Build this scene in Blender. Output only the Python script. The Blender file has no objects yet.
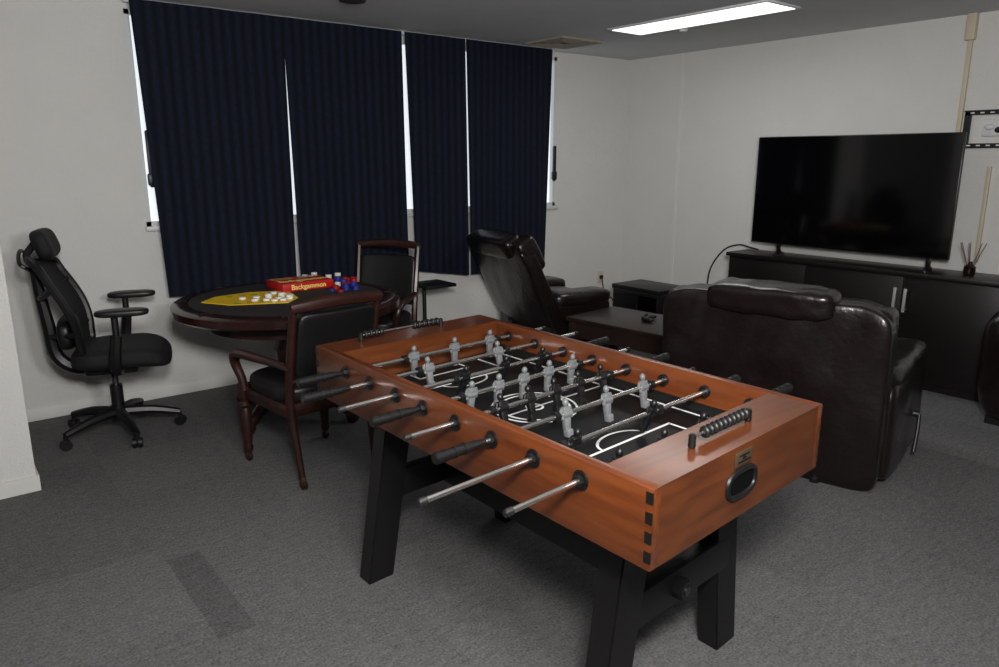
import bpy, bmesh, math, random
from mathutils import Vector, Matrix, Euler, noise
random.seed(4)
scene=bpy.context.scene
COL=bpy.context.collection
try:
    scene.view_settings.view_transform='Standard'
    scene.view_settings.look='None'
except Exception as e: print(e)

# ------------------------------------------------------------ camera
f=738.0; th=math.radians(13.3); ps=math.radians(38.4)
cam=bpy.data.cameras.new("camera"); co=bpy.data.objects.new("camera",cam); COL.objects.link(co)
co.location=(0,0,1.6); co.rotation_euler=(math.pi/2-th,0,-ps); cam.lens=36*f/999; cam.clip_start=.02
scene.camera=co

# ------------------------------------------------------------ materials
def lin(c):
    r=[]
    for v in c[:3]:
        v=v/255.0
        r.append(v/12.92 if v<=.04045 else ((v+.055)/1.055)**2.4)
    return (r[0],r[1],r[2],1)
def mat(name,col,rough=.5,metal=0,bump=0,bscale=60,var=0,vscale=4,coat=0,spec=.5,emit=None,es=1,stretch=None,col2=None,detail=4,bdist=.01):
    m=bpy.data.materials.new(name); m.use_nodes=True; nt=m.node_tree; b=nt.nodes["Principled BSDF"]
    c=lin(col)
    b.inputs["Base Color"].default_value=c; b.inputs["Roughness"].default_value=rough
    b.inputs["Metallic"].default_value=metal; b.inputs["Coat Weight"].default_value=coat
    b.inputs["Coat Roughness"].default_value=.15
    b.inputs["Specular IOR Level"].default_value=spec
    if emit:
        b.inputs["Emission Color"].default_value=lin(emit); b.inputs["Emission Strength"].default_value=es
    tc=nt.nodes.new("ShaderNodeTexCoord"); mp=nt.nodes.new("ShaderNodeMapping")
    nt.links.new(tc.outputs["Object"],mp.inputs[0])
    if stretch: mp.inputs["Scale"].default_value=stretch
    n=nt.nodes.new("ShaderNodeTexNoise"); n.inputs["Scale"].default_value=vscale; n.inputs["Detail"].default_value=detail
    nt.links.new(mp.outputs[0],n.inputs["Vector"])
    r=nt.nodes.new("ShaderNodeValToRGB"); nt.links.new(n.outputs["Fac"],r.inputs[0])
    c2=lin(col2) if col2 else tuple(max(0,x*(1-var)) for x in c[:3])+(1,)
    r.color_ramp.elements[0].position=.3; r.color_ramp.elements[1].position=.7
    r.color_ramp.elements[0].color=c2; r.color_ramp.elements[1].color=c
    nt.links.new(r.outputs[0],b.inputs["Base Color"])
    if bump:
        n2=nt.nodes.new("ShaderNodeTexNoise"); n2.inputs["Scale"].default_value=bscale; n2.inputs["Detail"].default_value=3
        nt.links.new(tc.outputs["Object"],n2.inputs["Vector"])
        bp=nt.nodes.new("ShaderNodeBump"); bp.inputs["Strength"].default_value=bump; bp.inputs["Distance"].default_value=bdist
        nt.links.new(n2.outputs["Fac"],bp.inputs["Height"]); nt.links.new(bp.outputs[0],b.inputs["Normal"])
    return m

def carpet():
    m=bpy.data.materials.new("carpet"); m.use_nodes=True; nt=m.node_tree; b=nt.nodes["Principled BSDF"]; L=nt.links.new
    b.inputs["Roughness"].default_value=.95; b.inputs["Specular IOR Level"].default_value=.1
    geo=nt.nodes.new("ShaderNodeNewGeometry")
    def math_(op,a,bb=None,c=None):
        n=nt.nodes.new("ShaderNodeMath"); n.operation=op
        for i,v in enumerate((a,bb,c)):
            if v is None: continue
            if isinstance(v,(int,float)): n.inputs[i].default_value=v
            else: L(v,n.inputs[i])
        return n.outputs[0]
    sc=nt.nodes.new("ShaderNodeVectorMath"); sc.operation='MULTIPLY'; sc.inputs[1].default_value=(1/.62,1/.62,0)
    L(geo.outputs["Position"],sc.inputs[0])
    fl=nt.nodes.new("ShaderNodeVectorMath"); fl.operation='FLOOR'; L(sc.outputs[0],fl.inputs[0])
    wn=nt.nodes.new("ShaderNodeTexWhiteNoise"); wn.noise_dimensions='2D'; L(fl.outputs[0],wn.inputs["Vector"])
    tile=wn.outputs["Value"]
    fine=nt.nodes.new("ShaderNodeTexNoise"); fine.inputs["Scale"].default_value=105; fine.inputs["Detail"].default_value=3
    L(geo.outputs["Position"],fine.inputs["Vector"])
    mp=nt.nodes.new("ShaderNodeMapping"); mp.inputs["Scale"].default_value=(20,44,1); L(geo.outputs["Position"],mp.inputs[0])
    st=nt.nodes.new("ShaderNodeTexNoise"); st.inputs["Scale"].default_value=1; st.inputs["Detail"].default_value=3; L(mp.outputs[0],st.inputs["Vector"])
    big=nt.nodes.new("ShaderNodeTexNoise"); big.inputs["Scale"].default_value=1.3; L(geo.outputs["Position"],big.inputs["Vector"])
    v=math_('MULTIPLY_ADD',tile,.15,.21)
    v=math_('MULTIPLY_ADD',fine.outputs["Fac"],1.65,v)
    v=math_('MULTIPLY_ADD',st.outputs["Fac"],.7,v)
    v=math_('MULTIPLY_ADD',big.outputs["Fac"],.25,v)
    v=math_('ADD',v,-.62)
    sx=nt.nodes.new("ShaderNodeSeparateXYZ"); L(geo.outputs["Position"],sx.inputs[0])
    def rect(x0,x1,y0,y1):
        a=math_('MULTIPLY',math_('GREATER_THAN',sx.outputs[0],x0),math_('LESS_THAN',sx.outputs[0],x1))
        c=math_('MULTIPLY',math_('GREATER_THAN',sx.outputs[1],y0),math_('LESS_THAN',sx.outputs[1],y1))
        return math_('MULTIPLY',a,c)
    v=math_('MULTIPLY',v,math_('MULTIPLY_ADD',rect(.625,.755,2.33,2.98),-.22,1.0))
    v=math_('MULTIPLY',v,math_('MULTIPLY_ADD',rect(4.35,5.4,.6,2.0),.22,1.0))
    cb=nt.nodes.new("ShaderNodeCombineColor")
    L(math_('MULTIPLY',v,.126),cb.inputs[0]); L(math_('MULTIPLY',v,.125),cb.inputs[1]); L(math_('MULTIPLY',v,.125),cb.inputs[2])
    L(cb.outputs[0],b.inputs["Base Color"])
    bp=nt.nodes.new("ShaderNodeBump"); bp.inputs["Strength"].default_value=.55; bp.inputs["Distance"].default_value=.007
    L(fine.outputs["Fac"],bp.inputs["Height"]); L(bp.outputs[0],b.inputs["Normal"])
    return m
def curtain_mat():
    m=bpy.data.materials.new("navy_curtain"); m.use_nodes=True; nt=m.node_tree; b=nt.nodes["Principled BSDF"]; L=nt.links.new
    b.inputs["Roughness"].default_value=.8; b.inputs["Specular IOR Level"].default_value=.12; b.inputs["Sheen Weight"].default_value=.02
    geo=nt.nodes.new("ShaderNodeNewGeometry")
    w=nt.nodes.new("ShaderNodeTexWave"); w.inputs["Scale"].default_value=4.6; w.inputs["Distortion"].default_value=.25; w.bands_direction='X'
    L(geo.outputs["Position"],w.inputs["Vector"])
    n=nt.nodes.new("ShaderNodeTexNoise"); n.inputs["Scale"].default_value=1
    mp=nt.nodes.new("ShaderNodeMapping"); mp.inputs["Scale"].default_value=(60,5,30); L(geo.outputs["Position"],mp.inputs[0]); L(mp.outputs[0],n.inputs["Vector"])
    mul=nt.nodes.new("ShaderNodeMath"); mul.operation='MULTIPLY'; L(w.outputs["Fac"],mul.inputs[0]); L(n.outputs["Fac"],mul.inputs[1])
    r=nt.nodes.new("ShaderNodeValToRGB"); r.color_ramp.elements[0].color=lin((13,17,27)); r.color_ramp.elements[1].color=lin((25,32,48)); r.color_ramp.elements[1].position=.7
    L(mul.outputs[0],r.inputs[0]); L(r.outputs[0],b.inputs["Base Color"])
    return m

m_wall=mat("white_wallpaper",(210,209,206),.85,bump=.35,bscale=90,var=.03,spec=.2)
m_ceil=mat("ceiling_board",(205,206,208),.9,bump=.2,bscale=140,var=.04,spec=.15)
m_base=mat("baseboard_vinyl",(214,213,209),.6,var=.03)
m_floor=carpet()
m_cur=curtain_mat()
m_frame=mat("white_aluminium",(205,207,208),.4,var=.03)
m_pane=mat("daylit_frosted_glass",(200,205,208),.3,emit=(230,236,242),es=.9)
m_black=mat("black_plastic",(16,16,17),.42,var=.2)
m_blackm=mat("black_painted_wood",(14,13,13),.5,bump=.08,bscale=60,var=.25)
m_rub=mat("black_rubber",(13,13,13),.45)
m_gloss=mat("glossy_screen",(4,4,5),.08,spec=.5)
m_bezel=mat("bezel_plastic",(8,8,9),.3)
m_leather=mat("dark_leather",(22,15,13),.29,bump=.4,bscale=26,var=.3,vscale=9,coat=.2,bdist=.008)
m_leatherb=mat("black_leather",(15,14,14),.42,bump=.15,bscale=60,var=.2)
m_cherry=mat("mahogany_wood",(52,21,14),.4,coat=.12,col2=(30,12,9),vscale=3,stretch=(3,3,14))
m_cherry2=mat("mahogany_rim",(50,22,17),.27,coat=.35,col2=(28,12,10),vscale=5,stretch=(2,9,9))
m_foos=mat("amber_brown_wood",(108,55,23),.30,coat=.3,col2=(80,37,14),vscale=3.0,stretch=(16,1.0,12),detail=7)
m_foose=mat("amber_brown_wood_end",(98,51,23),.30,coat=.3,col2=(72,35,14),vscale=3.0,stretch=(1.0,16,12),detail=7)
m_chrome=mat("chrome",(222,220,216),.20,metal=.97)
m_silver=mat("silver_paint",(175,175,175),.3,metal=.3)
m_steel=mat("brushed_steel",(110,110,110),.4,metal=1)
m_dsteel=mat("dark_steel",(60,60,60),.45,metal=.8)
m_gray=mat("gray_plastic",(108,110,112),.42,var=.15)
m_field=mat("black_playfield",(10,10,11),.5,var=.2,spec=.3)
m_white=mat("white_paint",(215,215,212),.5)
m_esp=mat("espresso_laminate",(20,15,13),.4,bump=.04,col2=(14,11,10),stretch=(1,6,6))
m_espt=mat("espresso_table",(40,26,20),.38,bump=.04,col2=(28,18,15),stretch=(6,1,6))
m_brass=mat("bronze_plate",(90,68,48),.45,metal=.5)
m_badge=mat("aged_metal_badge",(92,76,58),.4,metal=.5)
m_cup=mat("cup_ring",(40,22,18),.3,coat=.2)
m_felt=mat("dark_felt",(24,18,17),.85,var=.2,vscale=30)
m_yellow=mat("yellow_mat",(240,198,34),.5,var=.1,vscale=8)
m_red=mat("red_box_card",(184,26,26),.4,var=.1)
m_redc=mat("red_chip",(160,22,24),.4); m_bluec=mat("blue_chip",(30,50,140),.4); m_whitec=mat("white_chip",(232,230,222),.4)
m_mesh=mat("black_mesh_fabric",(15,15,16),.7,bump=.5,bscale=300,var=.4,vscale=200)
m_beige=mat("beige_conduit",(196,184,162),.5)
m_reed=mat("reed_wood",(92,70,50),.6); m_amber=mat("dark_brown_glass",(24,13,9),.15)
m_light=mat("lit_diffuser",(255,255,255),.5,emit=(255,252,244),es=1.6)

# ------------------------------------------------------------ mesh builder
class MB:
    def __init__(s): s.bm=bmesh.new()
    def _add(s,t,mi,M=None):
        if M is not None: bmesh.ops.transform(t,matrix=M,verts=t.verts)
        for fc in t.faces: fc.material_index=mi; fc.smooth=True
        me=bpy.data.meshes.new("tmp"); t.to_mesh(me); t.free(); s.bm.from_mesh(me); bpy.data.meshes.remove(me); return s
    def box(s,c,d,rot=(0,0,0),mi=0,bev=0,seg=2,top=None):
        t=bmesh.new(); bmesh.ops.create_cube(t,size=1)
        for v in t.verts:
            v.co=Vector((v.co.x*d[0],v.co.y*d[1],v.co.z*d[2]))
            if top and v.co.z>0: v.co.x=v.co.x*top[0]; v.co.y=v.co.y*top[1]
        if bev: bmesh.ops.bevel(t,geom=list(t.edges),offset=bev,segments=seg,affect='EDGES',profile=.5)
        return s._add(t,mi,Matrix.Translation(c)@Euler(rot).to_matrix().to_4x4())
    def bx(s,x0,x1,y0,y1,z0,z1,mi=0,bev=0):
        return s.box(((x0+x1)/2,(y0+y1)/2,(z0+z1)/2),(abs(x1-x0),abs(y1-y0),abs(z1-z0)),mi=mi,bev=bev)
    def cyl(s,p1,p2,r,r2=None,seg=20,mi=0,bev=0):
        p1=Vector(p1);p2=Vector(p2); d=p2-p1
        t=bmesh.new(); bmesh.ops.create_cone(t,cap_ends=True,segments=seg,radius1=r,radius2=r if r2 is None else r2,depth=d.length)
        if bev: bmesh.ops.bevel(t,geom=[e for e in t.edges if abs(e.verts[0].co.z-e.verts[1].co.z)<1e-6],offset=bev,segments=2,affect='EDGES')
        return s._add(t,mi,Matrix.Translation((p1+p2)/2)@d.to_track_quat('Z','Y').to_matrix().to_4x4())
    def sph(s,c,r,seg=16,mi=0,rot=(0,0,0)):
        if not hasattr(r,'__len__'): r=(r,r,r)
        t=bmesh.new(); bmesh.ops.create_uvsphere(t,u_segments=seg,v_segments=seg//2+2,radius=1)
        for v in t.verts: v.co=Vector((v.co.x*r[0],v.co.y*r[1],v.co.z*r[2]))
        return s._add(t,mi,Matrix.Translation(c)@Euler(rot).to_matrix().to_4x4())
    def poly(s,pts,z0,z1,mi=0):
        t=bmesh.new(); a=[t.verts.new((x,y,z0)) for x,y in pts]; b=[t.verts.new((x,y,z1)) for x,y in pts]; n=len(pts)
        t.faces.new(a[::-1]); t.faces.new(b)
        for i in range(n): t.faces.new((a[i],a[(i+1)%n],b[(i+1)%n],b[i]))
        bmesh.ops.recalc_face_normals(t,faces=t.faces)
        return s._add(t,mi)
    def puff(s,c,d,n=5,div=16,rot=(0,0,0),amp=0,fr=6,mi=0,fn=None,seed=0):
        t=bmesh.new(); bmesh.ops.create_cube(t,size=2)
        bmesh.ops.subdivide_edges(t,edges=list(t.edges),cuts=div,use_grid_fill=True)
        for v in t.verts:
            p=v.co; k=(abs(p.x)**n+abs(p.y)**n+abs(p.z)**n)**(1/n)
            q=Vector((p.x/k*d[0]/2,p.y/k*d[1]/2,p.z/k*d[2]/2))
            if amp:
                nrm=Vector((q.x/d[0]**2,q.y/d[1]**2,q.z/d[2]**2)).normalized()
                w=noise.noise(q*fr+Vector((seed,seed*2,0)))+.5*noise.noise(q*fr*2.3+Vector((3,seed,1)))
                q+=nrm*w*amp
            if fn: q=fn(q)
            v.co=q
        return s._add(t,mi,Matrix.Translation(c)@Euler(rot).to_matrix().to_4x4())
    def tube(s,pts,r,seg=10,mi=0,closed=False,smooth=3,flat=1.0):
        P=[Vector(p) for p in pts]; R=list(r) if hasattr(r,'__len__') else [r]*len(P)
        if smooth>1 and len(P)>2:
            Q=[];S=[];n=len(P)
            rng=range(n if closed else n-1)
            for i in rng:
                a=P[(i-1)%n] if closed or i>0 else P[i]; b=P[i]; c=P[(i+1)%n]; d=P[(i+2)%n] if closed or i+2<n else c
                for k in range(smooth):
                    u=k/smooth
                    Q.append(.5*((2*b)+(c-a)*u+(2*a-5*b+4*c-d)*u*u+(3*b-a-3*c+d)*u**3)); S.append(R[i]*(1-u)+R[(i+1)%n]*u)
            if not closed: Q.append(P[-1]); S.append(R[-1])
            P,R=Q,S
        t=bmesh.new(); rings=[]; n=len(P); ref=None
        for i in range(n):
            a=P[(i-1)%n] if (closed or i>0) else P[i]; b=P[(i+1)%n] if (closed or i<n-1) else P[i]
            T=(b-a).normalized()
            if ref is None: ref=Vector((0,0,1)) if abs(T.z)<.8 else Vector((1,0,0))
            X=ref-T*ref.dot(T); X.normalize(); Y=T.cross(X); ref=X
            rings.append([t.verts.new(P[i]+(X*math.cos(2*math.pi*k/seg)*flat+Y*math.sin(2*math.pi*k/seg))*R[i]) for k in range(seg)])
        for i in range(n if closed else n-1):
            A=rings[i];B=rings[(i+1)%n]
            for k in range(seg): t.faces.new((A[k],A[(k+1)%seg],B[(k+1)%seg],B[k]))
        if not closed: t.faces.new(rings[0][::-1]); t.faces.new(rings[-1])
        bmesh.ops.recalc_face_normals(t,faces=t.faces)
        return s._add(t,mi)
    def lathe(s,c,prof,seg=28,mi=0):
        t=bmesh.new(); rings=[]
        for r,z in prof:
            r=max(r,1e-4)
            rings.append([t.verts.new((r*math.cos(2*math.pi*k/seg),r*math.sin(2*math.pi*k/seg),z)) for k in range(seg)])
        for i in range(len(prof)-1):
            A=rings[i];B=rings[i+1]
            for k in range(seg): t.faces.new((A[k],A[(k+1)%seg],B[(k+1)%seg],B[k]))
        t.faces.new(rings[0][::-1]); t.faces.new(rings[-1])
        bmesh.ops.recalc_face_normals(t,faces=t.faces)
        return s._add(t,mi,Matrix.Translation(c))
    def ring2d(s,fnp,w,z,N=48,mi=0,a0=0,a1=2*math.pi,h=.0015):
        t=bmesh.new(); inn=[];out=[]
        for i in range(N+1):
            a=a0+(a1-a0)*i/N; p=Vector(fnp(a)); q=Vector(fnp(a+.001)); d=(q-p).normalized(); nn=Vector((-d.y,d.x))
            inn.append(t.verts.new((*(p-nn*w/2),z+h))); out.append(t.verts.new((*(p+nn*w/2),z+h)))
        for i in range(N): t.faces.new((inn[i],inn[i+1],out[i+1],out[i]))
        bmesh.ops.recalc_face_normals(t,faces=t.faces)
        return s._add(t,mi)
    def obj(s,name,mats,parent=None,loc=(0,0,0),rot=(0,0,0),ang=40,xf=None,label=None):
        me=bpy.data.meshes.new(name)
        if xf is not None: bmesh.ops.transform(s.bm,matrix=xf,verts=s.bm.verts)
        s.bm.to_mesh(me); s.bm.free()
        if not hasattr(mats,'__len__'): mats=[mats]
        for m in mats: me.materials.append(m)
        try: me.set_sharp_from_angle(angle=math.radians(ang))
        except Exception: pass
        o=bpy.data.objects.new(name,me); COL.objects.link(o); o.location=loc; o.rotation_euler=rot
        if parent: o.parent=parent
        if label: o["label"]=label
        return o
def thing(name,label,cat,loc=(0,0,0),rz=0,group=None,scale=1):
    e=bpy.data.objects.new(name,None); e.empty_display_size=.1; COL.objects.link(e)
    e.location=loc; e.rotation_euler=(0,0,rz); e.scale=(scale,)*3; e["label"]=label; e["category"]=cat
    if group: e["group"]=group
    return e
def top(o,label,cat,group=None):
    o["label"]=label; o["category"]=cat
    if group: o["group"]=group
    return o
def struct(o): o["kind"]="structure"; return o

# ------------------------------------------------------------ room
H=2.55; YB=5.25; XR=5.8
struct(MB().bx(-3,XR+.1,-2.6,YB+.1,-.1,0).obj("floor",m_floor))
struct(MB().bx(-3,XR+.1,-2.6,YB+.1,H,H+.1).obj("ceiling",m_ceil))
wx0,wx1,wz0,wz1=1.212,4.83,1.17,2.5
w=MB(); w.bx(-3,wx0,YB,YB+.1,0,H); w.bx(wx1,XR+.1,YB,YB+.1,0,H); w.bx(wx0,wx1,YB,YB+.1,0,wz0); w.bx(wx0,wx1,YB,YB+.1,wz1,H)
struct(w.obj("wall_back",m_wall))
struct(MB().bx(XR,XR+.1,-2.6,YB,0,H).obj("wall_right",m_wall))
struct(MB().bx(-3.1,-3,-2.6,YB,0,H).obj("wall_left",m_wall))
struct(MB().bx(-3,XR,-2.7,-2.6,0,H).obj("wall_front",m_wall))
struct(MB().bx(-3,.31,4.08,YB,0,H).obj("wall_partition",m_wall))
struct(MB().bx(.31,XR,YB-.012,YB,0,.08,bev=.003).obj("baseboard_back",m_base))
struct(MB().bx(XR-.012,XR,-2.6,YB-.012,0,.08,bev=.003).obj("baseboard_right",m_base))
b=MB(); b.bx(-3,.322,4.068,4.08,0,.08); b.bx(.31,.322,4.08,YB-.012,0,.08); struct(b.obj("baseboard_partition",m_base))
struct(MB().bx(XR-.012,XR,4.575,4.60,.08,H).obj("trim_1",m_base))
struct(MB().bx(wx0-.01,wx1+.03,YB-.03,YB+.02,wz0-.03,wz0,bev=.004).obj("trim_2",m_frame))
nx=3; ww=(wx1-wx0)/nx
for i in range(nx):
    a=wx0+i*ww; c=a+ww
    q=MB(); fw=.03
    q.bx(a,a+fw,YB+.0,YB+.06,wz0,wz1); q.bx(c-fw,c,YB+.0,YB+.06,wz0,wz1); q.bx(a,c,YB,YB+.06,wz0,wz0+fw); q.bx(a,c,YB,YB+.06,wz1-fw,wz1)
    q.bx(a+ww/2-.02,a+ww/2+.02,YB+.01,YB+.055,wz0,wz1)
    q.bx(a+fw,c-fw,YB+.045,YB+.05,wz0+fw,wz1-fw,mi=1)
    struct(q.obj("window_%d"%(i+1),[m_frame,m_pane]))
for x,z0,z1 in((1.27,1.42,1.78),(4.80,1.40,1.72)):
    h=MB().box((x,YB-.02,(z0+z1)/2),(.03,.03,z1-z0),bev=.01); h.box((x,YB-.02,z0+.05),(.05,.036,.08),bev=.012)
    top(h.obj("window_handle",m_black),"black plastic lever handle on the white window frame","window handle")

# curtains
def curtain(x0,x1,b0,b1,zb0,zb1,k,lab):
    t=MB(); bm=t.bm; nxv=110; nz=30; grid=[]
    for j in range(nz+1):
        v=j/nz; row=[]
        for i in range(nxv+1):
            u=i/nxv; x=(x0*(1-v)+b0*v)+((x1-x0)*(1-v)+(b1-b0)*v)*u
            z=2.545*(1-v)+(zb0+(zb1-zb0)*u)*v
            ph=u*(x1-x0)/.30*2*math.pi+k
            a=.002+.006*v
            y=5.15+a*math.sin(ph+1.8*math.sin(3*u+k+1.5*v)+1.2*math.sin(7*u+k))+.012*v*math.sin(ph*.31)
            x+=.003*math.cos(ph)*v
            row.append(bm.verts.new((x,y,z)))
        grid.append(row)
    for j in range(nz):
        for i in range(nxv): f_=bm.faces.new((grid[j][i],grid[j+1][i],grid[j+1][i+1],grid[j][i+1])); f_.smooth=True
    o=t.obj("curtain",m_cur,ang=180); top(o,lab,"curtain","navy curtains along the window wall"); return o
curtain(1.225,2.194,1.28,2.178,.705,.705,0,"long dark navy curtain panel at the window beside the office chair")
curtain(2.186,3.134,2.214,3.145,.70,.69,2,"long dark navy curtain panel behind the round game table")
curtain(3.158,3.728,3.222,3.738,.70,.62,4,"narrower dark navy curtain panel by the small side table")
curtain(3.736,4.685,3.768,4.63,.62,.62,1,"long dark navy curtain panel behind the reclining armchair")
struct(MB().bx(1.20,4.72,5.175,5.2,H-.02,H).obj("trim_3",m_frame))

# ceiling items
lt=thing("ceiling_light","recessed rectangular ceiling light with a lit white diffuser","light",(4.48,3.45,H))
MB().bx(-.19,.19,-.67,.67,-.012,0,bev=.002).obj("light_frame",m_frame,lt)
MB().bx(-.16,.16,-.645,.645,-.016,-.011).obj("diffuser",m_light,lt)
v=thing("air_vent","square beige ceiling air vent with louvres","vent",(4.47,4.78,H))
mv=mat("vent_beige",(150,140,126),.5)
for i in range(4):
    q=MB(); s_=.22-.05*i; q.tube([(-s_,-s_,-.008),(s_,-s_,-.008),(s_,s_,-.008),(-s_,s_,-.008)],.012,seg=6,closed=True,smooth=1)
    q.obj("louvre",mv,v)
MB().bx(-.2,.2,-.2,.2,-.006,0).obj("vent_back",mat("vent_dark",(52,48,44),.7),v)
top(MB().lathe((4.72,3.75,H-.03),[(.012,0),(.03,.005),(.035,.02),(.04,.03)]).obj("smoke_detector",m_frame),"small round white ceiling detector","smoke detector")
q=MB().lathe((2.31,4.36,H-.02),[(.05,0),(.08,.006),(.085,.02)]); top(q.obj("ceiling_speaker",mat("dark_grille",(50,50,52),.6)),"small round dark grille in the ceiling","ceiling speaker")

# wall fixtures right
q=MB(); q.bx(XR-.025,XR,2.165,2.195,1.75,2.42,bev=.004); q.bx(XR-.05,XR,2.15,2.21,2.38,2.55,bev=.006)
top(q.obj("wall_conduit",m_beige),"beige plastic cable conduit running down from the ceiling","conduit")
q=MB(); q.bx(XR-.025,XR,1.94,1.965,.9,1.55,bev=.004); top(q.obj("wall_conduit",m_beige),"thin beige cable conduit on the wall above the console","conduit")
br=thing("wall_bracket","black metal television wall bracket with slotted rails","bracket",(XR,1.75,1.8))
q=MB()
for z in(.105,-.11):
    q.bx(-.02,0,-.4,.4,z-.014,z+.014)
    q.bx(-.035,0,-.4,.4,z+.014*(1 if z>0 else -1)-.003,z+.014*(1 if z>0 else -1)+.003)
q.bx(-.02,0,.36,.40,-.11,.11); q.bx(-.02,0,-.40,-.36,-.11,.11)
for i in range(13):
    for z in(.105,-.11): q.bx(-.022,-.0195,-.38+i*.06,-.355+i*.06,z-.004,z+.004,mi=1)
q.obj("rail",[m_black,m_white],br)
q=MB(); q.bx(-.02,0,.12,.28,-.05,.06,bev=.004); q.sph((-.02,.24,.01),(.012,.03,.02)); q.sph((-.025,.18,-.01),(.012,.025,.02),mi=1)
q.obj("connector_plate",[m_frame,m_black],br)
# outlet
q=thing("wall_outlet","small beige power outlet on the wall","outlet",(5.48,YB,.42))
MB().bx(-.035,.035,-.008,0,-.06,.06,bev=.003).obj("outlet_plate",m_beige,q)
MB().bx(-.018,.018,-.03,-.008,-.015,.02,bev=.003).obj("plug",m_black,q)
top(MB().tube([(5.48,YB-.03,.42),(5.46,YB-.06,.37),(5.47,YB-.07,.28),(5.5,YB-.08,.25),(5.52,YB-.15,.2),(5.5,YB-.3,.02)],.005,smooth=5).obj("power_cord",m_rub),"thin black power cord hanging from the outlet","cord")
top(MB().tube([(5.74,4.13,.4),(5.74,4.1,.62),(5.74,3.97,.80),(5.74,3.82,.86),(5.72,3.7,.85),(5.70,3.6,.84)],.007,smooth=6).obj("power_cord",m_rub),"black cable looping from the low cabinet to the console","cord")

# ------------------------------------------------------------ TV console
cy0,cy1,cz=1.60,3.71,.83
cn=thing("media_console","long dark espresso media console with silver handles","cabinet",(5.44,2.6,0))
q=MB(); q.bx(.012,.34,cy0-2.6,cy1-2.6,.06,cz-.03); q.bx(.05,.34,cy0-2.57,cy1-2.63,0,.06); q.obj("body",m_esp,cn)
MB().bx(-.015,.345,cy0-2.62,cy1-2.58,cz-.03,cz,bev=.003).obj("console_top",m_esp,cn)
def hand(parent,y,z,l=.17):
    q=MB(); q.box((-.035,y,z),(.016,.02,l),bev=.004); q.cyl((-.035,y,z-l*.4),(0,y,z-l*.4),.005,seg=8); q.cyl((-.035,y,z+l*.4),(0,y,z+l*.4),.005,seg=8)
    q.obj("handle",m_silver,parent,label="silver bar handle")
for (a,bb,hy) in((1.62,2.265,2.235),(2.275,3.0,2.305)):
    d=MB().bx(0,.012,a-2.6,bb-2.6,.08,cz-.04,bev=.002).obj("door",m_esp,cn); hand(d,hy-2.6,.63)
for (z0,z1) in((.08,.42),(.43,.79)):
    d=MB().bx(0,.012,3.01-2.6,3.69-2.6,z0,z1,bev=.002).obj("drawer",m_esp,cn)
    q=MB(); q.cyl((-.03,3.25-2.6,(z0+z1)/2),(-.03,3.45-2.6,(z0+z1)/2),.007,seg=10); q.cyl((-.03,.67,(z0+z1)/2),(0,.67,(z0+z1)/2),.005,seg=8); q.cyl((-.03,.83,(z0+z1)/2),(0,.83,(z0+z1)/2),.005,seg=8); q.obj("handle",m_silver,d)
# TV
tv=thing("television","large black flat-screen television standing on the console","television",(5.58,2.82,.83))
q=MB(); q.bx(-.012,.02,-.77,.77,.09,.945,bev=.004); q.bx(.02,.06,-.5,.5,.12,.5,bev=.01); q.obj("tv_body",m_bezel,tv)
MB().bx(-.0135,-.0115,-.762,.762,.105,.938).obj("screen",m_gloss,tv)
for y in(.52,-.64):
    q=MB(); q.box((.005,y,.05),(.02,.03,.09),bev=.003); q.tube([(-.11,y-.03,.008),(-.03,y,.016),(.005,y,.05),(.05,y,.016),(.12,y+.02,.008)],.008,smooth=3); q.obj("stand_foot",m_bezel,tv)
# diffuser
rd=thing("reed_diffuser","small dark glass reed diffuser bottle with wooden reeds","diffuser",(5.6,1.92,.83))
MB().lathe((0,0,0),[(.03,0),(.036,.01),(.036,.06),(.014,.075),(.012,.095)]).obj("bottle",m_amber,rd)
for i,(a,bq) in enumerate(((-.05,.06),(-.02,.02),(.01,-.05),(.04,.03),(.0,.07),(.03,-.07))):
    q=MB(); q.cyl((a*.1,bq*.1,.03),(a,bq,.22),.0025,seg=6); q.obj("reed",m_reed,rd)
# low black cabinet
fr=thing("low_cabinet","low black box cabinet with a thin silver trim by the corner","cabinet",(5.36,4.49,0))
q=MB(); q.bx(-.2,.2,-.28,.28,.02,.40,bev=.008); q.bx(-.21,.21,-.29,.29,.41,.45,bev=.008); q.bx(-.19,.19,-.27,.27,0,.03); q.bx(-.2,.2,-.28,.28,.398,.412); q.obj("body",m_black,fr)
MB().bx(-.205,.205,-.285,.285,.4,.41).obj("trim_band",m_steel,fr)
MB().bx(-.212,-.2,-.26,.26,.05,.38,bev=.004).obj("door",m_gloss,fr)

# pouf
q=thing("leather_pouf","rounded dark leather pouf beside the media console","pouf",(5.21,1.375,0))
MB().puff((0,0,.38),(.44,.50,.72),n=3.6,div=16,amp=.014,fr=7).obj("cushion",m_leather,q)
MB().bx(-.14,.14,-.16,.16,0,.05).obj("base",m_black,q)

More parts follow.
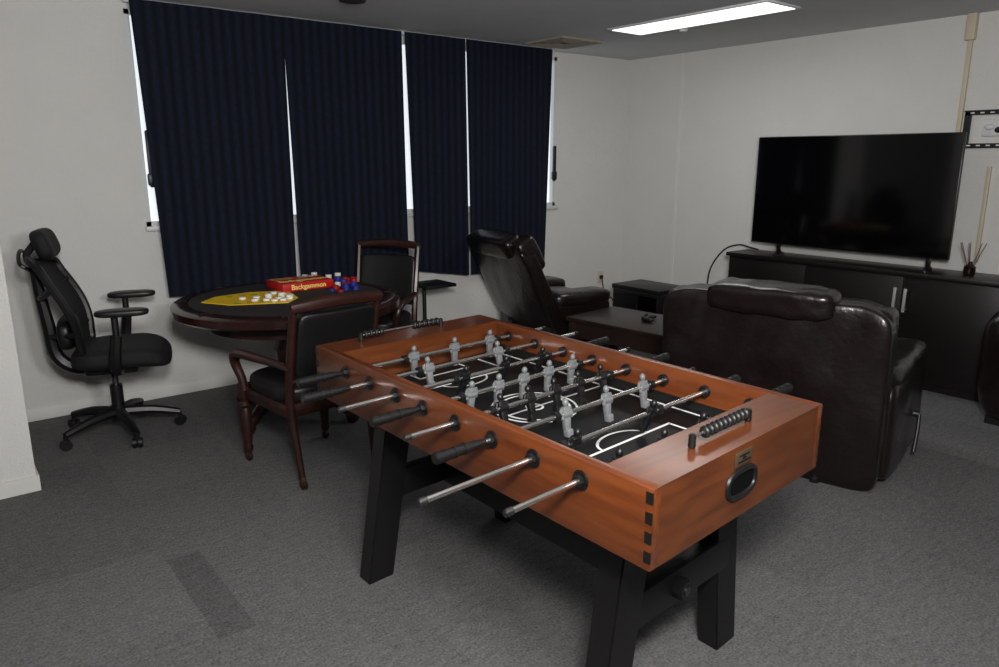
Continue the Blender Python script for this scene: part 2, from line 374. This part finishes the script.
# ------------------------------------------------------------ coffee table
ct=thing("coffee_table","low dark brown rectangular wooden coffee table","coffee table",(4.10,3.44,0),math.radians(6))
MB().bx(-.29,.29,-.53,.53,.42,.45,bev=.004).obj("tabletop",m_espt,ct)
q=MB(); q.bx(-.27,.27,-.5,-.47,.30,.42);q.bx(-.27,.27,.47,.5,.30,.42);q.bx(-.27,-.245,-.5,.5,.30,.42);q.bx(.245,.27,-.5,.5,.30,.42); q.obj("apron",m_espt,ct)
MB().bx(-.25,.25,-.48,.48,.12,.145).obj("shelf",m_espt,ct)
for x in(-.25,.25):
    for y in(-.48,.48): MB().box((x,y,.21),(.06,.06,.42),bev=.004).obj("leg",m_espt,ct)
gp=thing("game_controller","small black game controller lying on the coffee table","game controller",(4.13,3.48,.452),math.radians(30))
q=MB(); q.puff((0,0,.018),(.12,.06,.035),n=4,div=8); q.puff((-.06,-.025,.015),(.04,.08,.028),n=3,div=8,rot=(0,0,-.3)); q.puff((.06,-.025,.015),(.04,.08,.028),n=3,div=8,rot=(0,0,.3)); q.obj("shell",m_black,gp)
for x in(-.02,.02): MB().cyl((x,0,.03),(x,0,.045),.009).obj("thumbstick",m_rub,gp)

# ------------------------------------------------------------ recliners
def recliner(name,label,loc,rz,W=1.14,lean=-.09,hz=.90,seed=0,dx=.08,ph=.05,al=.84,ao=0.0,hd=.27,wing=.20,am=1.0,hh0=.19,az=1.0,th=.17,hw_=.56,folds=False,ad=.25):
    r=thing(name,label,"recliner",loc,rz,"dark leather recliners",1)
    hw=W/2
    def bk(q):
        k=(q.z+hz/2)/hz; e=q.y/hw
        q.x+=-.02*math.sin(k*math.pi)*(1-e*e)+.02*k*k
        q.x+=am*.006*math.sin(q.y*13+k*4)*math.sin(k*6+q.y*3)+am*.004*math.sin(q.y*31+k*9)*k
        q.z-=.03*max(0,abs(e)-.75)/.25*k
        return q
    bo=MB(); bo.puff((0,0,hz/2),(th,W*1.0,hz),n=14,div=44,amp=.008*am,fr=4,fn=bk,seed=seed)
    back=bo.obj("backrest",m_leather,r,loc=(dx,0,ph),rot=(0,lean,0))
    def gather(q):
        e=abs(q.y)/(W*.28)
        q.z+=am*.005*math.sin(q.y*60)*e*e; return q
    MB().puff((-.0,0,hz-.02),(hd,W*hw_,hh0),n=5,div=30,amp=.008*am,fr=6,seed=seed+3,fn=gather).obj("headrest",m_leather,back)
    for s in(-1,1):
        MB().puff((.045,s*W*.375,hz-.12),(.18,W*.24,wing),n=5,div=20,amp=.006*am,fr=6,seed=seed+5+s).obj("side_wing",m_leather,back)
    if folds:
        for i in range(4):
            MB().puff((.085,0,hz*(.36+.17*i)),(.14,W*.72,.19),n=3.2,div=16,amp=.003,fr=7,seed=seed+9+i).obj("back_cushion",m_leather,back)
    else:
        MB().puff((.10,0,hz*.60),(.18,W*.60,hz*.62),n=5,div=20,amp=.008*am,fr=7,seed=seed+9).obj("back_cushion",m_leather,back)
    ac=.10+al/2
    for s in(-1,1):
        q=MB(); q.puff((ac,s*(hw-.10+ao),.29*az),(al,.19,.54*az),n=9,div=18,amp=.006,seed=seed+s)
        q.puff((ac+.02,s*(hw-.11+ao),.57*az),(al,ad,.13),n=3.6,div=18,amp=.007,fr=7,seed=seed+2+s)
        q.obj("armrest",m_leather,r)
    MB().puff((ac,0,.42),(al-.10,W-.38,.22),n=4,div=16,amp=.006,seed=seed+8).obj("seat",m_leather,r)
    MB().puff((al+.09,0,.30),(.13,W-.40,.38),n=4.5,div=14,amp=.006,seed=seed+9).obj("footrest",m_leather,r)
    MB().bx(.14,al+.04,-hw+.16,hw-.16,.05,.28).obj("base",m_black,r)
    q=MB(); yy=-hw-ao; q.cyl((ac+.08,yy+.0,.26),(ac+.08,yy-.03,.26),.018); q.tube([(ac+.08,yy-.03,.26),(ac+.05,yy-.035,.18),(ac,yy-.035,.07)],.010,smooth=3); q.obj("recline_lever",m_dsteel,r)
    for x in(.0,al-.02):
        for s in(-1,1): MB().lathe((x,s*(hw-.28),0),[(.024,0),(.024,.02),(.012,.03),(.012,.08)],seg=12).obj("foot",m_black,r)
    return r
recliner("recliner","wide dark brown leather recliner seen from behind, facing the television",(3.355,2.02,0),math.radians(14),W=1.14,lean=-.08,hz=.935,seed=1,dx=.08,ph=.002,al=.90,ao=.04,hd=.23,hh0=.15,ad=.22,az=.96)
recliner("recliner","dark brown leather recliner leaning back in front of the curtains",(3.80,4.60,0),math.radians(-8),W=.86,lean=-.50,hz=1.0,seed=7,dx=.29,ph=.09,al=.58,hd=.18,hh0=.17,am=.4,az=.90,th=.13,hw_=.74,folds=True,wing=.3)

# ------------------------------------------------------------ side table
st=thing("side_table","small black side table on a single pole beside the curtains","side table",(3.22,4.93,0))
MB().box((0,0,.62),(.28,.28,.025),bev=.006).obj("tabletop",m_black,st)
MB().cyl((-.08,0,.02),(-.08,0,.61),.016).obj("pole",m_black,st)
q=MB(); q.box((0,0,.0125),(.22,.24,.025),bev=.006); q.obj("base",m_black,st)

# ------------------------------------------------------------ poker table
pt=thing("game_table","round dark cherry pedestal game table with a raised wooden rim","table",(1.79,4.38,0))
R0=.685
MB().lathe((0,0,.69),[(R0-.10,-.005),(R0-.02,0),(R0,.015),(R0,.055),(R0-.02,.07),(R0-.09,.072),(R0-.105,.066),(R0-.11,.045)],seg=64).obj("rim",m_cherry2,pt)
MB().cyl((0,0,.715),(0,0,.763),R0-.10,seg=64,bev=.002).obj("tabletop",m_felt,pt)
MB().cyl((0,0,.60),(0,0,.70),R0-.2,seg=48).obj("apron",m_cherry,pt)
MB().lathe((0,0,0),[(.10,.12),(.13,.14),(.13,.2),(.07,.24),(.06,.28),(.10,.36),(.11,.44),(.07,.52),(.065,.56),(.15,.6)],seg=32).obj("pedestal",m_cherry,pt)
for i in range(4):
    a=math.radians(28+90*i); d=Vector((math.cos(a),math.sin(a),0))
    q=MB(); q.tube([d*.08+Vector((0,0,.2)),d*.2+Vector((0,0,.19)),d*.34+Vector((0,0,.11)),d*.42+Vector((0,0,.06))],[.05,.048,.035,.03],smooth=4)
    q.sph(tuple(d*.44+Vector((0,0,.045))),.045); q.obj("foot",m_cherry,pt)
for i in range(8):
    a=math.radians(22+45*i)
    MB().lathe((math.cos(a)*(R0-.055),math.sin(a)*(R0-.055),.757),[(.034,0),(.036,.006),(.03,.006),(.028,.002)],seg=20).obj("cup_holder",m_cup,pt)
# on table
zt=.7640
gb=thing("game_mat","yellow game board mat with green corner markings","game board",(1.585,4.43,zt),math.radians(-10))
q=MB(); q.poly([(-.30,.02),(-.16,-.15),(.16,-.23),(.25,-.10),(.25,.19),(.02,.24),(-.20,.17)],0,.004)
for i in range(5):
    x=-.12+i*.075
    for s in(-1,1):
        t=bmesh.new(); vs=[t.verts.new((x-.024,s*.15,.0046)),t.verts.new((x+.024,s*.15,.0046)),t.verts.new((x,s*.07,.0046))]; t.faces.new(vs); q._add(t,1+i%2)
q.obj("mat",[m_yellow,mat("green_print",(170,170,44),.5),mat("orange_print",(222,156,34),.5)],gb)
bxo=thing("game_box","red board game box with pale yellow lettering","game box",(1.985,4.65,zt+.001),math.radians(2))
q=MB(); q.bx(-.18,.18,-.13,.13,0,.052,bev=.003); q.obj("box_body",m_red,bxo)
q=MB(); q.bx(-.175,.175,-.125,.125,.052,.055); q.bx(-.165,-.02,.05,.115,.055,.0556,mi=1); q.bx(.03,.16,.06,.11,.055,.0556,mi=2)
q.obj("lid_panel",[mat("red_lid",(200,44,36),.35,var=.3,vscale=18,col2=(150,24,22)),mat("lid_picture",(224,190,120),.4,var=.6,vscale=30,col2=(170,80,50)),mat("lid_picture_pale",(214,206,190),.4,var=.5,vscale=30)],bxo)
def text(s,size,loc,rot,m,parent,sy=1):
    c=bpy.data.curves.new("lettering","FONT"); c.body=s; c.size=size; c.extrude=.0004; c.offset=.0008; c.align_x='CENTER'; c.align_y='CENTER'
    o=bpy.data.objects.new("lettering",c); COL.objects.link(o)
    dg=bpy.context.evaluated_depsgraph_get(); me=bpy.data.meshes.new_from_object(o.evaluated_get(dg)); bpy.data.objects.remove(o)
    me.materials.clear(); me.materials.append(m)
    for v_ in me.vertices: v_.co.y*=sy
    o=bpy.data.objects.new("lettering",me); COL.objects.link(o); o.location=loc; o.rotation_euler=rot; o.parent=parent; return o
m_let=mat("pale_lettering",(245,222,120),.5)
text("Backgammon",.062,(0,-.035,.0558),(0,0,0),m_let,bxo,sy=1.7)
text("Backgammon",.046,(0,-.1305,.026),(math.pi/2,0,0),m_let,bxo)
def chip(m,x,y,z,lab,r=.021,h=.013):
    o=MB().cyl((0,0,0),(0,0,h),r,seg=16,bev=.001).obj("game_chip",m,loc=(x,y,z)); top(o,lab,"game chip","game chips on the round table"); return o
def cpc(src,x,y,z):
    n=src.copy(); COL.objects.link(n); n.location=(x,y,z); return n
zc=zt+.0052
cw=chip(m_whitec,1.56,4.34,zc,"white round game chip on the yellow mat")
for (x,y,n) in((1.60,4.42,1),(1.62,4.31,1),(1.66,4.38,2),(1.70,4.31,1),(1.74,4.37,2),(1.69,4.46,1),(1.65,4.26,1),(1.75,4.27,2),(1.77,4.43,1),(1.70,4.25,1),(1.74,4.50,1),(1.52,4.44,1),(1.79,4.36,1)):
    for k in range(n): cpc(cw,x,y,zc+.0135*k)
chips=[(2.27,4.56,0,4),(2.14,4.44,0,2),(2.29,4.47,0,4),(2.22,4.48,1,4),(2.26,4.42,1,3),(2.18,4.37,1,3),(2.32,4.53,0,4),(2.25,4.63,1,4),(2.20,4.42,0,3),(2.24,4.35,1,2),(2.31,4.60,0,3),(2.09,4.39,1,1),(2.12,4.33,0,1)]
crd=chip(m_redc,2.27,4.56,zt,"red round game chip stacked on the table")
cbl=chip(m_bluec,2.22,4.48,zt,"blue round game chip stacked on the table")
for (x,y,c_,n) in chips:
    src=(crd,cbl)[c_]
    for k in range(n):
        if k==0 and (abs(x-src.location.x)+abs(y-src.location.y))<.001: continue
        cpc(src,x,y,zt+.0133*k)
for (x,y,n) in((2.10,4.83,4),(2.16,4.81,5),(2.23,4.73,4),(2.28,4.69,5),(2.21,4.55,2)):
    for k in range(n): cpc(cw,x,y,zt+.0133*k)

# ------------------------------------------------------------ armchairs
def armchair(label,loc,rz,top_=.965,ly=-.36,sc=1):
    a=thing("armchair",label,"armchair",loc,rz,"cherry wood armchairs at the game table",sc)
    MB().puff((0,.01,.485),(.52,.52,.12),n=4,div=14,amp=.004).obj("seat",m_leatherb,a)
    q=MB(); q.box((0,.265,.415),(.50,.03,.07),bev=.006); q.box((0,-.24,.415),(.46,.03,.07),bev=.006)
    for s in(-1,1): q.box((s*.245,.01,.415),(.03,.5,.07),bev=.006)
    q.obj("seat_frame",m_cherry,a)
    for s in(-1,1):
        q=MB(); q.tube([(s*.225,-.30,.055),(s*.232,-.27,.25),(s*.24,-.25,.45),(s*.243,-.285,.68),(s*.248,ly,top_-.01)],[.017,.021,.025,.023,.02],seg=8,smooth=4); q.obj("leg",m_cherry,a)
        q=MB(); q.lathe((s*.25,.255,0),[(.014,.05),(.022,.06),(.028,.08),(.022,.10),(.026,.14),(.034,.28),(.024,.32),(.040,.34),(.024,.36),(.036,.39),(.036,.46)],seg=16); q.obj("leg",m_cherry,a)
        for y in(-.31,.255):
            q=MB(); x=s*(.225 if y<0 else .25); q.cyl((x-.013,y,.026),(x+.013,y,.026),.026,bev=.004); q.cyl((x,y,.03),(x,y,.07),.014,mi=1); q.obj("caster",[m_cherry,m_brass],a)
        q=MB(); q.tube([(s*.247,-.29,.65),(s*.27,-.18,.665),(s*.29,0,.665),(s*.30,.14,.662),(s*.30,.22,.645),(s*.29,.25,.59),(s*.268,.23,.50),(s*.262,.22,.43)],[.020,.024,.028,.031,.031,.027,.024,.022],seg=10,smooth=4,flat=.8); q.obj("armrest",m_cherry,a)
    q=MB(); q.tube([(-.262,ly,top_-.012),(-.13,ly-.02,top_),(0,ly-.025,top_+.005),(.13,ly-.02,top_),(.262,ly,top_-.012)],[.022,.025,.026,.025,.022],seg=8,smooth=4,flat=1.25)
    q.obj("top_rail",m_cherry,a)
    q=MB(); q.tube([(-.24,-.275,.58),(0,-.29,.58),(.24,-.275,.58)],.018,seg=8,smooth=4)
    q.obj("lower_rail",m_cherry,a)
    def bend(p): p.y-=.02*(1-(p.x/.22)**2); return p
    MB().puff((0,-.315,.765),(.455,.055,.37),n=9,div=14,rot=(.22,0,0),fn=bend).obj("backrest_panel",m_leatherb,a)
    return a
armchair("cherry armchair with black upholstery, pulled up to the game table",(1.53,3.58,0),math.radians(6),top_=.985,sc=.95)
armchair("cherry armchair with black upholstery standing by the curtains",(2.535,4.675,0),math.radians(128),top_=1.03,sc=.95)

# ------------------------------------------------------------ office chair
oc=thing("office_chair","black mesh office chair with headrest and armrests on casters","chair",(.82,4.70,0),math.radians(-17))
o5=2
q=MB()
for i in range(5):
    a=math.radians(o5+72*i); d=Vector((math.cos(a),math.sin(a),0))
    q.tube([d*.03+Vector((0,0,.13)),d*.18+Vector((0,0,.12)),d*.33+Vector((0,0,.085))],[.032,.028,.02],seg=8,smooth=3)
q.cyl((0,0,.08),(0,0,.17),.045); q.obj("star_base",m_black,oc)
for i in range(5):
    a=math.radians(o5+72*i); x,y=math.cos(a)*.33,math.sin(a)*.33
    q=MB()
    for s in(-1,1):
        n=Vector((math.cos(a+1.2),math.sin(a+1.2),0)); c=Vector((x,y,.03)); q.cyl(c+n*.004*s,c+n*.026*s,.03,bev=.004)
    q.cyl((x,y,.03),(x,y,.085),.011); q.obj("caster",m_black,oc)
q=MB(); q.cyl((0,0,.16),(0,0,.30),.035); q.cyl((0,0,.28),(0,0,.42),.018,mi=1); q.obj("gas_cylinder",[m_black,m_steel],oc)
q=MB(); q.box((.0,0,.42),(.28,.22,.07),bev=.02); q.tube([(.0,-.1,.41),(.02,-.24,.40)],.007,smooth=1); q.obj("tilt_mechanism",m_black,oc)
def seatf(p): p.z+=-.03*max(0,(p.x-.08)/.17)**2+.02*(p.y/.25)**2; return p
MB().puff((.06,0,.485),(.52,.52,.13),n=3.6,div=16,fn=seatf).obj("seat",m_mesh,oc)
def bpnt(u,z):
    k=(z-.52)/.55
    w=.19+.06*math.sin(min(1,max(0,k))*math.pi*.9)
    x=-.18-.13*k+.04*math.sin(k*math.pi*1.3)+.055*u*u
    return Vector((x,u*w,z))
q=MB(); pts=[bpnt(-1,.54+.49*i/8) for i in range(9)]+[bpnt(-.5,1.06),bpnt(0,1.07),bpnt(.5,1.06)]+[bpnt(1,1.03-.49*i/8) for i in range(9)]+[bpnt(.5,.50),bpnt(0,.49),bpnt(-.5,.50)]
q.tube(pts,.022,closed=True,smooth=3,seg=8)
q.tube([(-.0,0,.42),(-.18,0,.42),(-.28,0,.50),(-.30,0,.66),(-.32,0,.85),(-.335,0,1.05)],[.04,.04,.038,.036,.030,.024],smooth=4,seg=8)
q.tube([bpnt(-1,.92),Vector((-.32,0,.84)),bpnt(1,.92)],.017,smooth=5)
q.tube([bpnt(-1,.66),Vector((-.30,0,.62)),bpnt(1,.66)],.015,smooth=5)
bkf=q.obj("backrest",m_black,oc)
t=MB(); bm=t.bm; g=[]
for j in range(21):
    row=[]
    for i in range(13):
        p=bpnt(-1+2*i/12,.51+.55*j/20); row.append(bm.verts.new(p))
    g.append(row)
for j in range(20):
    for i in range(12): fc=bm.faces.new((g[j][i],g[j][i+1],g[j+1][i+1],g[j+1][i])); fc.smooth=True
mo=t.obj("mesh_panel",m_mesh,bkf,ang=180)
MB().puff((-.205,0,.64),(.09,.34,.18),n=3.5,div=10).obj("lumbar_support",m_black,bkf)
q=MB(); q.tube([(-.335,0,1.02),(-.36,0,1.08),(-.30,0,1.16)],.019,smooth=3)
def hb(p): p.x+=1.1*p.y*p.y; return p
q.puff((-.27,0,1.14),(.09,.30,.17),n=3.4,div=12,fn=hb,rot=(0,-.3,0)); q.obj("headrest",m_mesh,bkf)
q=MB(); q.tube([(-.34,-.15,1.03),(-.37,-.14,1.06),(-.385,0,1.11),(-.37,.14,1.06),(-.34,.15,1.03),(-.345,0,1.0)],.010,closed=True,smooth=4,seg=8)
q.obj("coat_hanger",m_black,bkf)
for s in(-1,1):
    q=MB(); q.tube([(.05,s*.12,.43),(.05,s*.27,.45),(.05,s*.31,.52),(.07,s*.31,.66)],[.028,.030,.032,.028],smooth=4,seg=8)
    q.cyl((.07,s*.31,.6),(.07,s*.31,.76),.018,mi=0); q.puff((.11,s*.31,.785),(.27,.105,.042),n=3.5,div=8); q.obj("armrest",m_black,oc)

# ------------------------------------------------------------ foosball table
OX,OY=1.208,.975
FT=thing("foosball_table","orange-brown wooden foosball table with black splayed legs and chrome rods","foosball table",(OX,OY,0))
ax,ay=math.radians(5.0),math.radians(.8)
XF=Matrix(((math.cos(ax),-math.sin(ay),0,0),(math.sin(ax),math.cos(ay),0,0),(0,0,1,0),(0,0,0,1)))
def fo(q,name,m,parent=None,loc=(0,0,0),label=None,ang=40):
    l=XF@Vector(loc)
    return q.obj(name,m,parent or FT,loc=tuple(l),xf=XF,label=label,ang=ang)
Wd,Ln=.872,1.69; ZT,ZB=.884,.680; tk=.035; dk=.165
for a,b_ in((0,tk),(Wd-tk,Wd)):
    q=MB(); q.bx(a,b_,0,Ln,ZB,ZT,bev=.004); fo(q,"side_panel",m_foos)
for k in(0,1):
    q=MB(); v0,v1=((.0005,tk),(Ln-tk,Ln-.0005))[k]; q.bx(tk*.2,Wd-tk*.2,v0,v1,ZB+.0005,ZT-.0005)
    if k==0: q.bx(tk*.9,Wd-tk*.9,tk*.9,dk,ZT-.02,ZT-.0008); q.bx(tk*.9,Wd-tk*.9,dk-.02,dk,ZB+.06,ZT-.019)
    else: q.bx(tk*.9,Wd-tk*.9,Ln-dk,Ln-tk*.9,ZT-.02,ZT-.0008); q.bx(tk*.9,Wd-tk*.9,Ln-dk,Ln-dk+.02,ZB+.06,ZT-.019)
    fo(q,"end_panel",m_foose)
MB_=MB(); MB_.bx(tk,Wd-tk,tk,Ln-tk,ZB+.002,ZB+.02); fo(MB_,"bottom_panel",m_blackm)
FZ=.75
q=MB(); q.bx(tk,Wd-tk,dk,Ln-dk,FZ-.01,FZ); v0,v1=dk,Ln-dk; vc=Ln/2; uc=Wd/2; lw=.009
q.bx(tk+.02,Wd-tk-.02,v0+.02,v0+.02+lw,FZ,FZ+.001,mi=1); q.bx(tk+.02,Wd-tk-.02,v1-.02-lw,v1-.02,FZ,FZ+.001,mi=1)
q.bx(tk+.02,tk+.02+lw,v0+.02,v1-.02,FZ,FZ+.001,mi=1); q.bx(Wd-tk-.02-lw,Wd-tk-.02,v0+.02,v1-.02,FZ,FZ+.001,mi=1)
q.bx(tk+.02,Wd-tk-.02,vc-lw/2,vc+lw/2,FZ,FZ+.001,mi=1)
for r in(.13,.155,.03): q.ring2d(lambda a,r=r:(uc+r*math.cos(a),vc+r*math.sin(a)),lw,FZ,mi=1)
for s,vv in((1,v0+.02),(-1,v1-.02)):
    for hw_,dp in((.24,.24),(.13,.11)):
        q.bx(uc-hw_,uc-hw_+lw,min(vv,vv+s*dp),max(vv,vv+s*dp),FZ,FZ+.001,mi=1); q.bx(uc+hw_-lw,uc+hw_,min(vv,vv+s*dp),max(vv,vv+s*dp),FZ,FZ+.001,mi=1)
        q.bx(uc-hw_,uc+hw_,vv+s*dp-lw/2,vv+s*dp+lw/2,FZ,FZ+.001,mi=1)
    q.ring2d(lambda a:(uc+.11*math.cos(a),vv+s*(.24+.07*math.sin(a))),lw,FZ,mi=1,a0=0,a1=math.pi)
fo(q,"playfield",[m_field,m_white])
for u in(tk+.003,Wd-tk-.003):
    q=MB(); q.bx(u-.003,u+.003,dk,Ln-dk,FZ,FZ+.035); fo(q,"ball_strip",m_blackm)
for (u,v) in((0,0),(Wd,0),(0,Ln)):
    su=1 if u==0 else -1; sv=1 if v==0 else -1
    for i in range(4):
        q=MB(); z=ZB+.020+i*.049
        a,b_=u-su*.0008,u+su*.004; c,d2=v-sv*.0006,v+sv*.018
        q.bx(min(a,b_),max(a,b_),min(c,d2),max(c,d2),z,z+.029)
        fo(q,"corner_joint",m_blackm)
def oval(N,a,b,z=0): 
    return [(a*math.copysign(abs(math.cos(2*math.pi*i/N))**.7,math.cos(2*math.pi*i/N)),0,b*math.copysign(abs(math.sin(2*math.pi*i/N))**.7,math.sin(2*math.pi*i/N))+z) for i in range(N)]
UB=.40
q=MB(); q.tube([(p[0]+UB,-.001,p[2]+.778) for p in oval(32,.070,.036)],.0085,closed=True,smooth=1,seg=8)
t=bmesh.new(); vs=[t.verts.new((p[0]+UB,-.002,p[2]+.778)) for p in oval(32,.066,.033)]; t.faces.new(vs); q._add(t,1)
fo(q,"ball_return",[m_black,mat("recess_black",(5,5,5),.8,spec=.1)])
q=MB(); q.box((UB,-.002,.848),(.085,.004,.040),bev=.001); q.box((UB,-.0045,.857),(.05,.001,.004),mi=1); q.box((UB,-.0045,.840),(.060,.001,.004),mi=1); q.sph((UB,-.0045,.849),(.010,.0012,.005),mi=1)
fo(q,"badge",[m_badge,m_black])
def counter(v,u0,u1,split,r,sp,n=10):
    q=MB(); z=ZT+.027
    q.cyl((u0,v,z),(u1,v,z),.004,seg=8)
    rod=fo(q,"score_rod",m_chrome)
    for u in(u0,u1):
        q=MB(); q.cyl((u,v,ZT-.001),(u,v,z+.010),.010,seg=12,bev=.003); fo(q,"score_post",m_rub,rod)
    bead=None; L_=u1-u0
    for i in range(n):
        u=u0+.022+(.0 if i<split else L_-.044-sp*(n-1))+sp*i
        if bead is None:
            q=MB(); q.lathe((0,0,0),[(r*.45,-sp*.36),(r*.9,-sp*.24),(r,0),(r*.9,sp*.24),(r*.45,sp*.36)],seg=18)
            bmesh.ops.rotate(q.bm,verts=q.bm.verts,cent=(0,0,0),matrix=Matrix.Rotation(math.pi/2,3,'Y')); bead=fo(q,"score_bead",m_rub,rod,(u,v,z),ang=60)
        else:
            nb=bead.copy(); COL.objects.link(nb); nb.location=XF@Vector((u,v,z))
counter(.080,.275,.56,0,.0165,.0225)
counter(Ln-.075,.17,.58,4,.0165,.0245)
zr=.832
FIG={}
def figure(m,rodo,u,tilt=0,face=1):
    key=(m.name,face)
    if key in FIG:
        n=FIG[key].copy(); COL.objects.link(n); n.parent=rodo; n.location=XF@Vector((u,0,0)); n.rotation_euler=(tilt,0,0); return n
    q=MB(); q.cyl((-.019,0,0),(.019,0,0),.0135,seg=14)
    q.box((0,0,.005),(.032,.022,.036),bev=.006,top=(1.12,1)); q.cyl((0,0,.018),(0,0,.028),.0065,seg=10); q.sph((0,0,.035),(.011,.011,.013),seg=14)
    q.box((0,0,-.030),(.024,.018,.042),bev=.004,top=(1.15,1.1)); q.box((0,face*.006,-.060),(.025,.025,.026),bev=.004)
    for s in(-1,1): q.tube([(s*.019,0,.018),(s*.023,0,.004),(s*.018,face*.004,-.014)],.0055,seg=8,smooth=2)
    o=fo(q,"figure",m,rodo,(u,0,0)); o.rotation_euler=(tilt,0,0); FIG[key]=o; return o
vs=[2.42,2.245,2.07,1.905,1.73,1.555,1.38,1.205]
tilts=[.05,-.2,.3,.12,-.3,-.12,.35,.2]
spec=[(-.20,1.06,True,[.31,.52,.72],0),(-.265,1.10,True,[.26,.62],0),(-.21,1.12,False,[.30,.50,.70],1),(-.20,1.06,True,[.20,.325,.45,.58,.71],0),
      (-.18,1.10,False,[.19,.315,.44,.565,.69],1),(-.21,1.02,True,[.31,.51,.71],0),(-.37,1.05,False,[.16,.52],1),(-.25,1.10,False,[.14,.34,.54],1)]
for (y,tl,(u0,u1,near,pl,colr)) in zip(vs,tilts,spec):
    v=y-.985; q=MB(); q.cyl((u0+.01,0,0),(u1,0,0),.0078,seg=14)
    rodo=fo(q,"rod",m_chrome,None,(0,v,zr))
    hq=MB(); 
    if near: a,b_=u0,u0+.15; d=1
    else: a,b_=u1,u1-.15; d=-1
    hq.cyl((a,0,0),(b_,0,0),.0165,.0135,seg=16,bev=.003); hq.cyl((b_,0,0),(b_+d*.03,0,0),.0115,.0095,seg=12)
    for k in range(3): hq.cyl((a+d*(.03+.035*k),0,0),(a+d*(.036+.035*k),0,0),.0175,seg=16)
    fo(hq,"handle",m_rub,rodo)
    cq=MB(); e=u0 if not near else u1; cq.cyl((e-.012,0,0),(e+.012,0,0),.0100,seg=14,bev=.002); fo(cq,"end_cap",m_rub if near else m_steel,rodo)
    for (u,s) in((0,-1),(Wd,1)):
        bq=MB(); bq.cyl((u+s*.001,0,0),(u+s*.007,0,0),.026,seg=20,bev=.002); bq.cyl((u+s*.006,0,0),(u+s*.02,0,0),.016,seg=8); bq.cyl((u-s*(tk+.012),0,0),(u+s*.002,0,0),.021,seg=12)
        fo(bq,"bearing",m_rub,rodo)
    for u in(pl[0]-.045,pl[-1]+.045):
        bq=MB(); bq.cyl((u-.012,0,0),(u+.012,0,0),.016,seg=16,bev=.003); fo(bq,"bumper",m_rub,rodo)
    for u in pl: figure(m_gray if colr==0 else m_black,rodo,u,tilt=tl,face=1 if colr else -1)
def leg(u0,v0,u1,v1):
    q=MB(); t=bmesh.new(); w,dp=.125,.085
    vs_=[]
    for (u,v,z,k) in((u0,v0,ZB,1.0),(u1,v1,0,.92)):
        for a,b_ in((-1,-1),(1,-1),(1,1),(-1,1)): vs_.append(t.verts.new((u+a*w/2*k,v+b_*dp/2*k,z)))
    A=vs_[:4];B=vs_[4:]
    t.faces.new(A); t.faces.new(B[::-1])
    for k in range(4): t.faces.new((A[k],A[(k+1)%4],B[(k+1)%4],B[k]))
    bmesh.ops.recalc_face_normals(t,faces=t.faces); bmesh.ops.bevel(t,geom=list(t.edges),offset=.004,segments=2,affect='EDGES'); q._add(t,0)
    return fo(q,"leg",m_blackm)
for v,vb in((.215,.20),(Ln-.30,Ln-.32)):
    near=v<1
    leg(.185+(.02 if near else 0),v,.055+(.02 if near else 0),vb); leg(Wd-.15-(.03 if near else 0),v+(.03 if near else 0),Wd-.110 if near else Wd-.09,vb+(.04 if near else 0))
for v in(.225,Ln-.31):
    q=MB(); q.box((Wd/2,v,.36),(.60,.05,.11),bev=.004); fo(q,"cross_brace",m_blackm)
    q=MB(); q.box((Wd/2,v,.653),(.56,.06,.052),bev=.004); fo(q,"upper_brace",m_blackm)
q=MB(); q.box((Wd/2,Ln/2-.03,.34),(.07,Ln-.57,.09),bev=.004); fo(q,"stretcher",m_blackm)
q=MB(); q.cyl((Wd/2+.0,.205,.36),(Wd/2,.165,.36),.034,seg=8,bev=.004); q.cyl((Wd/2,.17,.36),(Wd/2,.162,.36),.014,mi=1); fo(q,"brace_knob",[m_black,m_steel])

# ------------------------------------------------------------ lighting
wd=bpy.data.worlds.new("world"); scene.world=wd; wd.use_nodes=True
wd.node_tree.nodes["Background"].inputs[0].default_value=(.6,.7,.8,1); wd.node_tree.nodes["Background"].inputs[1].default_value=.3
def area(name,loc,size,en,col=(1,.98,.955),target=None):
    l=bpy.data.lights.new(name,'AREA'); l.shape='RECTANGLE'; l.size=size[0]; l.size_y=size[1]; l.energy=en; l.color=col
    o=bpy.data.objects.new(name,l); COL.objects.link(o); o.location=loc
    if target: o.rotation_euler=(Vector(target)-Vector(loc)).to_track_quat('-Z','Y').to_euler()
    return o
area("flash_bounce",(.1,-.1,2.2),(.35,.35),84,target=(2.3,3.8,1.1))
area("upward_flash",(.9,.2,1.85),(.5,.5),58,target=(3.4,3.2,2.9))
area("ceiling_lamp",(4.48,3.45,2.50),(.33,1.25),9,col=(.97,.99,1))
